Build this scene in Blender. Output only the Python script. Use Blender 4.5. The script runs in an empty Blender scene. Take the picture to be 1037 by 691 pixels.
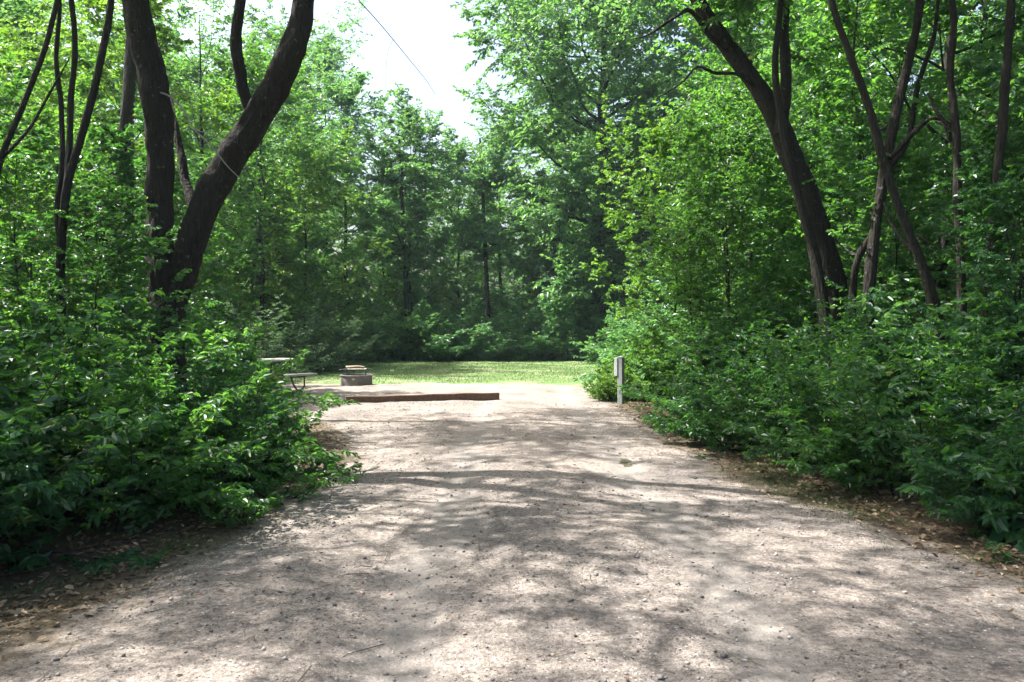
import bpy, math, random
import numpy as np
R = math.radians
scene = bpy.context.scene
col = scene.collection

# ------------------------------------------------------------------ camera, light, exposure
FPX = 840.0                       # focal length in photo pixels (photo 1037 wide)
CAM_H = 1.6
cam_d = bpy.data.cameras.new('camera'); cam = bpy.data.objects.new('camera', cam_d); col.objects.link(cam)
cam.location = (0, 0, CAM_H); cam.rotation_euler = (R(90), 0, 0)
cam_d.sensor_width = 36; cam_d.lens = FPX / 1037 * 36; cam_d.shift_y = -17.5 / 1037
cam_d.clip_end = 2000; cam_d.clip_start = 0.05
scene.camera = cam
SUN_EL, SUN_AZ = 58.0, -76.0       # azimuth from +Y (view direction), negative = to the left
w = bpy.data.worlds.new('World'); scene.world = w; w.use_nodes = True
nt = w.node_tree; nt.nodes.clear()
sky = nt.nodes.new('ShaderNodeTexSky'); sky.sky_type = 'NISHITA'; sky.sun_disc = False
sky.sun_elevation = R(SUN_EL); sky.sun_rotation = R(SUN_AZ); sky.air_density = 1.0; sky.dust_density = 6.0; sky.ozone_density = 1.0
bg = nt.nodes.new('ShaderNodeBackground'); bg.inputs[1].default_value = 0.118
wo = nt.nodes.new('ShaderNodeOutputWorld')
nt.links.new(sky.outputs[0], bg.inputs[0]); nt.links.new(bg.outputs[0], wo.inputs[0])
sl = bpy.data.lights.new('sun', 'SUN'); sl.energy = 5.0; sl.angle = R(0.55); sl.color = (1, 0.965, 0.91)
sun = bpy.data.objects.new('sun', sl); col.objects.link(sun)
from mathutils import Vector
sd = Vector((math.sin(R(SUN_AZ)) * math.cos(R(SUN_EL)), math.cos(R(SUN_AZ)) * math.cos(R(SUN_EL)), math.sin(R(SUN_EL))))
sun.rotation_euler = sd.to_track_quat('Z', 'Y').to_euler(); sun.location = (-20, 20, 30)
vs = scene.view_settings
vs.view_transform = 'Standard'; vs.look = 'None'; vs.gamma = 1; vs.use_curve_mapping = False
vs.exposure = 1.84
cy = scene.cycles
cy.max_bounces = 8; cy.diffuse_bounces = 4; cy.glossy_bounces = 2; cy.transmission_bounces = 4; cy.transparent_max_bounces = 8
cy.use_denoising = True; cy.sample_clamp_indirect = 6; cy.caustics_reflective = False; cy.caustics_refractive = False

def at(px, py, d):
    return np.array([(px - 518.5) / FPX * d, d, CAM_H + (328 - py) / FPX * d])

# ------------------------------------------------------------------ helpers
def tag(o, label=None, cat=None, group=None, kind=None):
    if label: o['label'] = label
    if cat: o['category'] = cat
    if group: o['group'] = group
    if kind: o['kind'] = kind
    return o

class MB:
    """collects numpy vertices and faces, builds ONE mesh"""
    def __init__(s): s.v = []; s.f = []; s.n = 0; s.a = []; s.smooth = []
    def add(s, v, f, a=0.5, smooth=False):
        v = np.asarray(v, float).reshape(-1, 3); f = np.asarray(f, int)
        s.v.append(v); s.f.append(f + s.n); s.n += len(v)
        s.a.append(np.full(len(v), a) if np.isscalar(a) else np.asarray(a, float)); s.smooth.append(smooth)
    def mesh(s, name):
        me = bpy.data.meshes.new(name)
        v = np.concatenate(s.v); me.vertices.add(len(v)); me.vertices.foreach_set('co', v.astype(np.float32).ravel())
        sizes = np.concatenate([np.full(len(f), f.shape[1]) for f in s.f]); idx = np.concatenate([f.ravel() for f in s.f])
        me.loops.add(len(idx)); me.loops.foreach_set('vertex_index', idx.astype(np.int32))
        me.polygons.add(len(sizes)); st = np.concatenate([[0], np.cumsum(sizes)[:-1]])
        me.polygons.foreach_set('loop_start', st.astype(np.int32))
        me.polygons.foreach_set('use_smooth', np.concatenate([np.full(len(f), sm) for f, sm in zip(s.f, s.smooth)]))
        me.update(calc_edges=True)
        at_ = me.attributes.new('v', 'FLOAT', 'POINT'); at_.data.foreach_set('value', np.concatenate(s.a).astype(np.float32))
        return me
    def build(s, name, mat, parent=None):
        return link(name, s.mesh(name), mat, parent)

def link(name, me, mat, parent=None):
    if mat and not me.materials: me.materials.append(mat)
    o = bpy.data.objects.new(name, me); col.objects.link(o); o.parent = parent
    return o

def empty(name, loc, rz=0, label=None, cat=None, group=None):
    o = bpy.data.objects.new(name, None); col.objects.link(o); o.location = loc; o.rotation_euler = (0, 0, rz)
    o.empty_display_size = 0.2
    return tag(o, label, cat, group)

def box(mb, c, s, rz=0, rx=0, ry=0, bev=0.0, a=0.5):
    bx_, by_, bz_ = [k / 2 for k in s]; b = min(bev, bx_ * .9, by_ * .9, bz_ * .9)
    from mathutils import Euler
    M = np.array(Euler((rx, ry, rz)).to_matrix())
    if b <= 0:
        v = [(x, y, z) for z in (-bz_, bz_) for y in (-by_, by_) for x in (-bx_, bx_)]
        f = [(0, 2, 3, 1), (4, 5, 7, 6), (0, 1, 5, 4), (2, 6, 7, 3), (0, 4, 6, 2), (1, 3, 7, 5)]
        mb.add(np.array(v) @ M.T + c, f, a); return
    bm = bmesh.new(); bmesh.ops.create_cube(bm, size=1)
    for q in bm.verts: q.co = (q.co.x * s[0], q.co.y * s[1], q.co.z * s[2])
    bmesh.ops.bevel(bm, geom=bm.edges[:], offset=b, segments=2, affect='EDGES', profile=0.6)
    bmesh.ops.triangulate(bm, faces=bm.faces[:])
    bm.verts.index_update()
    mb.add(np.array([q.co[:] for q in bm.verts]) @ M.T + c, [[q.index for q in f.verts] for f in bm.faces], a); bm.free()
import bmesh

def smooth_path(P, rad, n):
    """Catmull-Rom resample of points and radii"""
    P = np.asarray(P, float); rad = np.asarray(rad, float)
    Q = np.vstack([2 * P[0] - P[1], P, 2 * P[-1] - P[-2]]); k = len(P) - 1
    t = np.linspace(0, k, n); i = np.minimum(t.astype(int), k - 1); u = (t - i)[:, None]
    p0, p1, p2, p3 = Q[i], Q[i + 1], Q[i + 2], Q[i + 3]
    out = 0.5 * (2 * p1 + (p2 - p0) * u + (2 * p0 - 5 * p1 + 4 * p2 - p3) * u ** 2 + (3 * p1 - p0 - 3 * p2 + p3) * u ** 3)
    return out, np.interp(t, range(k + 1), rad)

def tube(mb, P, rad, sides=8, rough=0.0, rng=None, a=0.5, smooth=True, cap=True):
    P = np.asarray(P, float); n = len(P); rad = np.broadcast_to(rad, n)
    T = np.gradient(P, axis=0); T /= np.linalg.norm(T, axis=1)[:, None] + 1e-9
    ref = np.array([0.31, 0.95, 0.02]) if abs(T[0][1]) < .9 else np.array([1., 0, 0])
    U = np.empty_like(P); u = np.cross(T[0], ref); u /= np.linalg.norm(u)
    for i in range(n):
        u = u - T[i] * np.dot(u, T[i]); u /= np.linalg.norm(u) + 1e-9; U[i] = u
    V = np.cross(T, U); th = np.linspace(0, 2 * np.pi, sides, endpoint=False)
    rr = np.repeat(rad[:, None], sides, 1)
    if rough and rng is not None:
        nz = rng.normal(size=(n, sides)); nz = (nz + np.roll(nz, 1, 0) + np.roll(nz, 1, 1)) / 3
        lob = rng.normal(size=(n // 5 + 2, 4)); lob = np.array([np.interp(np.linspace(0, len(lob) - 1, n), range(len(lob)), lob[:, q]) for q in range(4)]).T
        big = lob[:, 0:1] * np.cos(th) + lob[:, 1:2] * np.sin(th) + lob[:, 2:3] * np.cos(2 * th) + lob[:, 3:4] * np.sin(3 * th)
        if sides > 20:
            rd = rng.normal(size=(n // 3 + 3, sides)); rd = np.array([np.interp(np.linspace(0, len(rd) - 1, n), range(len(rd)), rd[:, q]) for q in range(sides)]).T
            kn = sum(a_ * np.exp(-((np.arange(n)[:, None] - i_) / 1.6) ** 2) * np.exp(2.2 * (np.cos(th - t_) - 1)) for a_, i_, t_ in zip(rng.uniform(.05, .16, 7), rng.uniform(3, n, 7), rng.uniform(0, 6.28, 7)))
            rr = rr * (1 + .045 * rd + kn)
        rr = rr * (1 + rough * .5 * nz + rough * .8 * big)
    v = P[:, None] + rr[..., None] * (np.cos(th)[None, :, None] * U[:, None] + np.sin(th)[None, :, None] * V[:, None])
    j = np.arange(sides); jn = (j + 1) % sides; i = np.arange(n - 1)[:, None] * sides
    f = np.stack([i + j, i + jn, i + sides + jn, i + sides + j], -1).reshape(-1, 4)
    mb.add(v.reshape(-1, 3), f, a, smooth)
    if cap:
        for e, ord_ in ((0, j[::-1]), (n - 1, j)):
            mb.add(v[e], np.array([[ord_[0], ord_[q], ord_[q + 1]] for q in range(1, sides - 1)]), a)

def norm(a): return a / (np.linalg.norm(a, axis=-1, keepdims=True) + 1e-9)

def leaves(mb, P, D, N, L, W, v, fold=0.25, droop=0.15):
    """many pointed oval leaves: P base, D axis, N normal (all n x 3), L, W (n)"""
    n = len(P); D = norm(D); S = norm(np.cross(D, N)); N = norm(np.cross(S, D)); L = L[:, None]; W = W[:, None] / 2
    tip = P + D * L - N * (droop * L)
    q1 = P + D * L * .32; q2 = P + D * L * .68 - N * (droop * .35 * L); up = N * W * fold
    V = np.stack([P, q1 - S * W * .92 + up, q2 - S * W * .78 + up, tip, q2 + S * W * .78 + up, q1 + S * W * .92 + up], 1)
    b = np.arange(n)[:, None] * 6
    F = np.concatenate([b + [0, 3, 2, 1], b + [0, 5, 4, 3]], 0)
    mb.add(V.reshape(-1, 3), F, np.repeat(v, 6))

def prisms(mb, A, B, ra, rb):
    """thin three-sided twigs from A to B"""
    n = len(A); T = norm(B - A); ref = np.tile([0.3, 0.2, 0.93], (n, 1)); U = norm(np.cross(T, ref)); V = np.cross(T, U)
    vs_ = []
    for C, r in ((A, ra), (B, rb)):
        for k in range(3):
            t = 2 * math.pi * k / 3; vs_.append(C + (U * math.cos(t) + V * math.sin(t)) * np.reshape(r, (-1, 1)))
    X = np.stack(vs_, 1); b = np.arange(n)[:, None] * 6
    F = np.concatenate([b + [0, 1, 4, 3], b + [1, 2, 5, 4], b + [2, 0, 3, 5]], 0)
    mb.add(X.reshape(-1, 3), F)

def vnoise(x, y, s, seed=0):
    """smooth value noise, cell size s"""
    x = np.asarray(x) / s + 1000; y = np.asarray(y) / s + 1000
    xi = np.floor(x).astype(np.int64); yi = np.floor(y).astype(np.int64); fx = x - xi; fy = y - yi
    fx = fx * fx * (3 - 2 * fx); fy = fy * fy * (3 - 2 * fy)
    def h(a, b):
        k = (a * 374761393 + b * 668265263 + seed * 69069) & 0xffffffff
        k = ((k ^ (k >> 13)) * 1274126177) & 0xffffffff
        return ((k ^ (k >> 16)) & 0xffff) / 65535.0
    return (h(xi, yi) * (1 - fx) + h(xi + 1, yi) * fx) * (1 - fy) + (h(xi, yi + 1) * (1 - fx) + h(xi + 1, yi + 1) * fx) * fy

# ------------------------------------------------------------------ materials
def mat(name):
    m = bpy.data.materials.new(name); m.use_nodes = True; t = m.node_tree; t.nodes.clear()
    out = t.nodes.new('ShaderNodeOutputMaterial'); b = t.nodes.new('ShaderNodeBsdfPrincipled'); t.links.new(b.outputs[0], out.inputs[0])
    return m, t, b, out
def nd(t, typ, **kw):
    n = t.nodes.new('ShaderNode' + typ)
    for k, v in kw.items():
        if k in n.inputs: n.inputs[k].default_value = v
        else: setattr(n, k, v)
    return n
def ramp(t, src, stops, interp='LINEAR'):
    r = t.nodes.new('ShaderNodeValToRGB'); r.color_ramp.interpolation = interp; el = r.color_ramp.elements
    while len(el) < len(stops): el.new(0.5)
    for e, (p, c) in zip(el, stops): e.position = p; e.color = (*c, 1) if len(c) == 3 else c
    t.links.new(src, r.inputs[0]); return r.outputs[0]
def mix(t, a, b, f, mode='MIX'):
    n = t.nodes.new('ShaderNodeMix'); n.data_type = 'RGBA'; n.blend_type = mode
    for s, q in ((a, 6), (b, 7), (f, 0)):
        if isinstance(s, (int, float)): n.inputs[q].default_value = s
        elif isinstance(s, tuple): n.inputs[q].default_value = (*s, 1)
        else: t.links.new(s, n.inputs[q])
    return n.outputs[2]
def noise(t, scale, detail=4, rough=0.5, vec=None, dist=0):
    n = nd(t, 'TexNoise', Scale=scale, Detail=detail, Roughness=rough, Distortion=dist)
    if vec is not None: t.links.new(vec, n.inputs[0])
    return n.outputs[0]
def bump(t, b, h, strength, dist=0.01):
    n = nd(t, 'Bump', Strength=strength, Distance=dist); t.links.new(h, n.inputs['Height']); t.links.new(n.outputs[0], b.inputs['Normal']); return n
def coords(t): return t.nodes.new('ShaderNodeTexCoord').outputs['Object']
def mapping(t, vec, sc):
    n = nd(t, 'Mapping'); n.inputs['Scale'].default_value = sc; t.links.new(vec, n.inputs[0]); return n.outputs[0]
def attr(t): return nd(t, 'Attribute', attribute_name='v').outputs['Fac']

def leaf_mat(name, dark, mid, light, trans, rough=0.38, tf=0.46, spec=0.5):
    m, t, b, out = mat(name); v = attr(t)
    oi = nd(t, 'ObjectInfo').outputs['Random']
    c = ramp(t, v, [(0.0, dark), (0.5, mid), (0.90, light), (0.97, tuple(x * 1.2 for x in light)), (0.985, (0.30, 0.25, 0.04))])
    hs = nd(t, 'HueSaturation'); t.links.new(c, hs.inputs['Color'])
    mr = nd(t, 'MapRange'); t.links.new(oi, mr.inputs[0]); mr.inputs[3].default_value = 0.485; mr.inputs[4].default_value = 0.515
    t.links.new(mr.outputs[0], hs.inputs['Hue'])
    mr2 = nd(t, 'MapRange'); t.links.new(oi, mr2.inputs[0]); mr2.inputs[3].default_value = 0.8; mr2.inputs[4].default_value = 1.2
    t.links.new(mr2.outputs[0], hs.inputs['Value'])
    t.links.new(hs.outputs[0], b.inputs['Base Color']); b.inputs['Roughness'].default_value = rough; b.inputs['Specular IOR Level'].default_value = spec
    tr = nd(t, 'BsdfTranslucent'); tc = mix(t, trans, hs.outputs[0], 0.25)
    tc2 = mix(t, tc, ramp(t, v, [(0, (0.6, 0.75, 0.5)), (1, (1.25, 1.15, 0.9))]), 1.0, 'MULTIPLY')
    t.links.new(tc2, tr.inputs[0])
    ms = nd(t, 'MixShader'); ms.inputs[0].default_value = tf
    t.links.new(b.outputs[0], ms.inputs[1]); t.links.new(tr.outputs[0], ms.inputs[2]); t.links.new(ms.outputs[0], out.inputs[0])
    return m

LEAF = leaf_mat('leaf_green', (0.013, 0.048, 0.020), (0.027, 0.092, 0.032), (0.064, 0.155, 0.042), (0.22, 0.52, 0.06))
LEAF_SHRUB = leaf_mat('leaf_shrub', (0.011, 0.044, 0.021), (0.022, 0.080, 0.034), (0.048, 0.128, 0.045), (0.14, 0.38, 0.05), rough=0.36)
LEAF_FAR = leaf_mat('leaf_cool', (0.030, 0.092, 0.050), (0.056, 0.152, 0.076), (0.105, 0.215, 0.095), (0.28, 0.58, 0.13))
LEAF_LIME = leaf_mat('leaf_lime', (0.032, 0.095, 0.020), (0.062, 0.155, 0.030), (0.120, 0.220, 0.042), (0.25, 0.48, 0.045), rough=0.45)
LEAF_GREY = leaf_mat('leaf_greygreen', (0.050, 0.095, 0.055), (0.085, 0.145, 0.085), (0.140, 0.200, 0.120), (0.16, 0.30, 0.10), rough=0.5)

def bark_mat(name, c1, c2, lich, amt):
    m, t, b, out = mat(name); co = coords(t); vz = mapping(t, co, (1, 1, 0.16))
    n1 = noise(t, 38, 6, 0.65, vz, 0.6); n2 = noise(t, 3.1, 4, 0.6, co)
    c = mix(t, ramp(t, n1, [(0.3, c1), (0.68, c2)]), (c2[0] * .7, c2[1] * .75, c2[2] * .6), ramp(t, n2, [(0.4, (0, 0, 0)), (0.7, (1, 1, 1))]))
    n3 = noise(t, 14, 5, 0.7, co); c = mix(t, c, lich, ramp(t, n3, [(amt, (0, 0, 0)), (amt + .05, (.75, .75, .75))]))
    t.links.new(c, b.inputs['Base Color']); b.inputs['Roughness'].default_value = 0.93; b.inputs['Specular IOR Level'].default_value = 0.2
    vo = nd(t, 'TexVoronoi', feature='DISTANCE_TO_EDGE', Scale=26.0); t.links.new(mapping(t, co, (1, 1, 0.22)), vo.inputs[0])
    bump(t, b, mix(t, n1, vo.outputs[0], 0.55), 1.0, 0.05); return m
BARK = bark_mat('bark_dark', (0.012, 0.010, 0.009), (0.042, 0.036, 0.031), (0.15, 0.16, 0.14), 0.62)
BARK_GREY = bark_mat('bark_grey', (0.012, 0.011, 0.010), (0.042, 0.038, 0.033), (0.14, 0.14, 0.12), 0.68)

def simple(name, c, rough=0.7, metal=0.0, var=0.25, sc=20, bs=0.2, bd=0.004):
    m, t, b, out = mat(name); n = noise(t, sc, 5, 0.6, coords(t))
    t.links.new(ramp(t, n, [(0.3, tuple(k * (1 - var) for k in c)), (0.7, tuple(k * (1 + var) for k in c))]), b.inputs['Base Color'])
    b.inputs['Roughness'].default_value = rough; b.inputs['Metallic'].default_value = metal; bump(t, b, n, bs, bd); return m

DEAD = simple('dead_twig_grey', (0.22, 0.20, 0.175), .9, 0, .2, 30, .2)
# --- gravel drive
GRAVEL, t, b, out = mat('gravel_drive'); co = coords(t)
fine = noise(t, 160, 3, 0.7, co); med = noise(t, 28, 5, 0.65, co); big = noise(t, 0.9, 5, 0.6, co, 0.6)
pat = noise(t, 7, 5, 0.7, co, 0.4)
c = ramp(t, fine, [(0.28, (0.094, 0.084, 0.077)), (0.5, (0.270, 0.245, 0.226)), (0.72, (0.44, 0.403, 0.374))])
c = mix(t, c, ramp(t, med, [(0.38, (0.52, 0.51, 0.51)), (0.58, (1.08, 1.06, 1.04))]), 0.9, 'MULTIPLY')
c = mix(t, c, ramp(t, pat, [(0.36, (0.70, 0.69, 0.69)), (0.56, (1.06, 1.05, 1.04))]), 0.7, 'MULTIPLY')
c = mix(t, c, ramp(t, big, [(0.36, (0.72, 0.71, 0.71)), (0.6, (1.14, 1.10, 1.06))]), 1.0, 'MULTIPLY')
vo = nd(t, 'TexVoronoi', Scale=55.0, Randomness=1.0); t.links.new(co, vo.inputs[0])
spk = ramp(t, vo.outputs['Color'], [(0.66, (0, 0, 0)), (0.70, (1, 1, 1))]); dm = ramp(t, vo.outputs['Distance'], [(0.22, (1, 1, 1)), (0.42, (0, 0, 0))])
c = mix(t, c, (0.062, 0.058, 0.058), mix(t, spk, dm, 1.0, 'MULTIPLY'))
vo2 = nd(t, 'TexVoronoi', Scale=38.0, Randomness=1.0); t.links.new(co, vo2.inputs[0])
spk2 = ramp(t, vo2.outputs['Color'], [(0.74, (0, 0, 0)), (0.78, (1, 1, 1))]); dm2 = ramp(t, vo2.outputs['Distance'], [(0.18, (1, 1, 1)), (0.36, (0, 0, 0))])
c = mix(t, c, (0.40, 0.37, 0.34), mix(t, spk2, dm2, 1.0, 'MULTIPLY'))
sx = nd(t, 'SeparateXYZ'); t.links.new(co, sx.inputs[0]); wob = nd(t, 'MapRange'); t.links.new(noise(t, .35, 3, .5, co), wob.inputs[0]); wob.inputs[3].default_value = -.5; wob.inputs[4].default_value = .5
def mth(op, a, b_=0.0):
    n_ = nd(t, 'Math', operation=op)
    for q_, v_ in ((0, a), (1, b_)):
        if isinstance(v_, (int, float)): n_.inputs[q_].default_value = v_
        else: t.links.new(v_, n_.inputs[q_])
    return n_.outputs[0]
tx = mth('ABSOLUTE', mth('SUBTRACT', mth('ABSOLUTE', mth('SUBTRACT', mth('ADD', sx.outputs[0], wob.outputs[0]), .35)), .88))
tk = ramp(t, mth('ADD', tx, mth('MULTIPLY', pat, .25)), [(0.20, (1, 1, 1)), (0.42, (0, 0, 0))])
c = mix(t, c, mix(t, (0.30, 0.275, 0.25), (0.225, 0.205, 0.187), fine), mth('MULTIPLY', tk, 0.5))
soil = ramp(t, noise(t, 60, 5, 0.7, co), [(0.3, (0.045, 0.034, 0.022)), (0.7, (0.155, 0.125, 0.085))])
edge = nd(t, 'Math', operation='ADD'); t.links.new(attr(t), edge.inputs[0])
ns = nd(t, 'MapRange'); t.links.new(noise(t, 4.5, 6, 0.7, co), ns.inputs[0]); ns.inputs[3].default_value = -0.5; ns.inputs[4].default_value = 0.5
t.links.new(ns.outputs[0], edge.inputs[1])
c = mix(t, soil, c, ramp(t, edge.outputs[0], [(0.42, (0, 0, 0)), (0.72, (1, 1, 1))]))
t.links.new(c, b.inputs['Base Color']); b.inputs['Roughness'].default_value = 0.95; b.inputs['Specular IOR Level'].default_value = 0.15
bump(t, b, mix(t, mix(t, fine, vo.outputs['Distance'], 0.4), mix(t, med, pat, .5), 0.6), 1.0, 0.035)

# --- woodland floor
SOIL, t, b, out = mat('woodland_floor'); co = coords(t); n1 = noise(t, 26, 6, 0.7, co); n2 = noise(t, 1.3, 5, 0.6, co)
c = ramp(t, n1, [(0.3, (0.030, 0.022, 0.014)), (0.55, (0.075, 0.056, 0.036)), (0.75, (0.16, 0.125, 0.085))])
c = mix(t, c, (0.045, 0.075, 0.022), ramp(t, n2, [(0.48, (0, 0, 0)), (0.68, (.7, .7, .7))]))
t.links.new(c, b.inputs['Base Color']); b.inputs['Roughness'].default_value = 0.95; bump(t, b, n1, 0.9, 0.03)
LAWN, t, b, out = mat('lawn_ground'); co = coords(t); n1 = noise(t, 40, 5, 0.7, co); n2 = noise(t, 0.8, 5, 0.6, co)
c = ramp(t, n1, [(0.3, (0.065, 0.125, 0.032)), (0.7, (0.13, 0.20, 0.058))])
c = mix(t, c, (0.27, 0.23, 0.155), ramp(t, n2, [(0.5, (0, 0, 0)), (0.7, (.8, .8, .8))]))
t.links.new(c, b.inputs['Base Color']); b.inputs['Roughness'].default_value = 0.95; bump(t, b, n1, 0.7, 0.02)

def vary(name, stops, rough=0.8, tf=0.0):
    m, t, b, out = mat(name); c = ramp(t, attr(t), stops)
    t.links.new(c, b.inputs['Base Color']); b.inputs['Roughness'].default_value = rough; b.inputs['Specular IOR Level'].default_value = 0.3
    if tf:
        tr = nd(t, 'BsdfTranslucent'); t.links.new(c, tr.inputs[0]); ms = nd(t, 'MixShader'); ms.inputs[0].default_value = tf
        t.links.new(b.outputs[0], ms.inputs[1]); t.links.new(tr.outputs[0], ms.inputs[2]); t.links.new(ms.outputs[0], out.inputs[0])
    return m
STONE = vary('pebble', [(0, (0.06, 0.06, 0.063)), (0.45, (0.14, 0.128, 0.118)), (0.78, (0.28, 0.25, 0.225)), (0.93, (0.45, 0.42, 0.38)), (1, (0.36, 0.19, 0.12))])
LITTER = vary('dead_leaf', [(0, (0.050, 0.030, 0.018)), (0.5, (0.135, 0.088, 0.052)), (0.85, (0.30, 0.23, 0.155)), (1, (0.40, 0.34, 0.25))], 0.75, 0.15)
GRASS = vary('grass_blade', [(0, (0.045, 0.11, 0.026)), (0.6, (0.085, 0.17, 0.042)), (0.9, (0.15, 0.22, 0.07)), (1, (0.32, 0.28, 0.14))], 0.55, 0.35)

# ------------------------------------------------------------------ ground, drive, lawn
LY = np.array([0, 2, 4.5, 6, 8.8, 11, 13.5, 16, 19, 23, 27]); LX = np.array([-3.1, -2.9, -2.5, -2.15, -1.95, -2.25, -3.2, -4.6, -6.4, -6.6, -6.0])
RY = np.array([0, 2, 5, 7.8, 11, 14.6, 18, 23, 27]); RX = np.array([4.3, 3.8, 3.1, 2.5, 2.15, 2.1, 2.15, 2.3, 2.2])
def drive_in(x, y):
    """how far inside the drive a point is, in metres (negative outside)"""
    l = np.interp(y, LY, LX) + (vnoise(x, y, 1.1, 3) - .5) * .35; r = np.interp(y, RY, RX) + (vnoise(x, y, 1.1, 4) - .5) * .35
    e = 22.8 + (vnoise(x, y, 1.7, 5) - .5) * 1.6
    return np.minimum(np.minimum(x - l, r - x), e - y)
def gz(x, y): return (vnoise(x, y, 2.3, 7) - .5) * .05 + (vnoise(x, y, .5, 8) - .5) * .025
def dz(x, y):
    q = drive_in(x, y); crown = 0.05 * np.clip(q / 1.6, -1.5, 1) + 0.012
    det = (vnoise(x, y, .9, 11) - .5) * .03 + (vnoise(x, y, .22, 12) - .5) * .016 + (vnoise(x, y, .07, 13) - .5) * .009
    ruts = -0.02 * (np.exp(-((x + .55) / .28) ** 2) + np.exp(-((x - 1.25) / .28) ** 2))
    return crown + det + ruts + gz(x, y) * .5
def grid(xs, ys, fz, name, mt, fa=None):
    X, Y = np.meshgrid(xs, ys); Z = fz(X, Y); n, m = X.shape
    i = np.arange(n - 1)[:, None] * m; j = np.arange(m - 1)[None, :]; F = np.stack([i + j, i + j + 1, i + m + j + 1, i + m + j], -1).reshape(-1, 4)
    mb = MB(); mb.add(np.stack([X, Y, Z], -1).reshape(-1, 3), F, fa(X, Y).ravel() if fa else 0.5, True)
    return mb.build(name, mt)
far_x = np.concatenate([[-700, -300, -120, -60, -35], np.arange(-22, 22.1, .22), [35, 60, 120, 300, 700]])
far_y = np.concatenate([[-700, -200, -60, -20], np.arange(-6, 45, .25), [60, 120, 300, 700]])
tag(grid(far_x, far_y, gz, 'ground', SOIL), 'dark leaf strewn woodland soil under the trees', kind='structure')
dx = np.concatenate([np.arange(-8.4, -3, .09), np.arange(-3, 4.2, .04), np.arange(4.2, 5.6, .09)])
dy = 0.6 * (25.2 / .6) ** (np.linspace(0, 1, 420)) 
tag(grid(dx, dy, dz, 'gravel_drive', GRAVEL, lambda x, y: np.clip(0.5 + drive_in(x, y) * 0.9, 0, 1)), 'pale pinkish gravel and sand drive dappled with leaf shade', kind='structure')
def lawn_in(x, y):
    l = -7.5 + (vnoise(x, y, 1.5, 21) - .5) * 1.2; r = 4.2 + (vnoise(x, y, 1.5, 22) - .5)
    s = 21.6 + (x + 6) * -.05 + (vnoise(x, y, 1.2, 23) - .5) * 2.0; e = 34.5
    return np.minimum(np.minimum(x - l, r - x), np.minimum(y - s, e - y))
def lz(x, y):
    return gz(x, y) * .5 + 0.035 * np.clip(lawn_in(x, y) * 1.5, -1.5, 1) + .045
tag(grid(np.arange(-9.5, 6, .2), np.arange(20, 36.5, .2), lz, 'lawn', LAWN), 'sunlit lawn clearing beyond the gravel', kind='structure')

rg = np.random.default_rng(5)
def blades(mb, x, y, z, h, wd, rng):
    n = len(x); th = rng.uniform(0, 2 * np.pi, n); lean = rng.uniform(.1, .8, n) * h; la = rng.uniform(0, 2 * np.pi, n)
    A = np.stack([x, y, z], 1); s = np.stack([np.cos(th), np.sin(th), 0 * th], 1) * wd[:, None] / 2
    tip = A + np.stack([np.cos(la) * lean, np.sin(la) * lean, h], 1); md = A + np.stack([np.cos(la) * lean * .3, np.sin(la) * lean * .3, h * .6], 1)
    V = np.stack([A - s, A + s, md + s * .8, tip, md - s * .8], 1).reshape(-1, 3); b_ = np.arange(n)[:, None] * 5
    v = np.repeat(np.clip(rng.beta(2, 2.4, n), 0, 1), 5)
    mb.add(V, b_ + [0, 1, 2, 4], v); mb.add(V[:0], np.zeros((0, 4), int)); 
    off = mb.n - len(V); mb.f.append(b_ + [4, 2, 3] + off); mb.smooth.append(False)
mb = MB(); n = 90000; x = rg.uniform(-8, 4.4, n); y = rg.uniform(20.3, 34.5, n); k = (lawn_in(x, y) + (vnoise(x, y, .7, 31) - .6) * 1.6 > 0) & ((rg.random(n) < .25 + vnoise(x, y, 1.3, 32)))
x, y = x[k], y[k]; blades(mb, x, y, lz(x, y) - .005, rg.uniform(.012, .045, len(x)) * (.6 + vnoise(x, y, .9, 33)), rg.uniform(.006, .012, len(x)), rg)
tag(mb.build('lawn_grass', GRASS), 'short green lawn grass with dry patches in the clearing', 'grass', kind='stuff')
# grass at the drive edges
mb = MB(); n = 110000; y = 3 + 19 * rg.random(n) ** 1.4; side = rg.random(n) < .5; q = rg.normal(-.3, .25, n)
x = np.where(side, np.interp(y, LY, LX) + q, np.interp(y, RY, RX) - q); k = (vnoise(x, y, .35, 41) * .6 + vnoise(x, y, 1.3, 42) * .6 > .66) & (rg.random(n) < .6)
x, y = x[k], y[k]; blades(mb, x, y, np.maximum(gz(x, y), dz(x, y)) - .004, rg.uniform(.008, .03, len(x)), rg.uniform(.003, .006, len(x)), rg)
tag(mb.build('verge_grass', GRASS), 'thin short grass and weeds along both drive edges', 'grass', kind='stuff')
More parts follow.
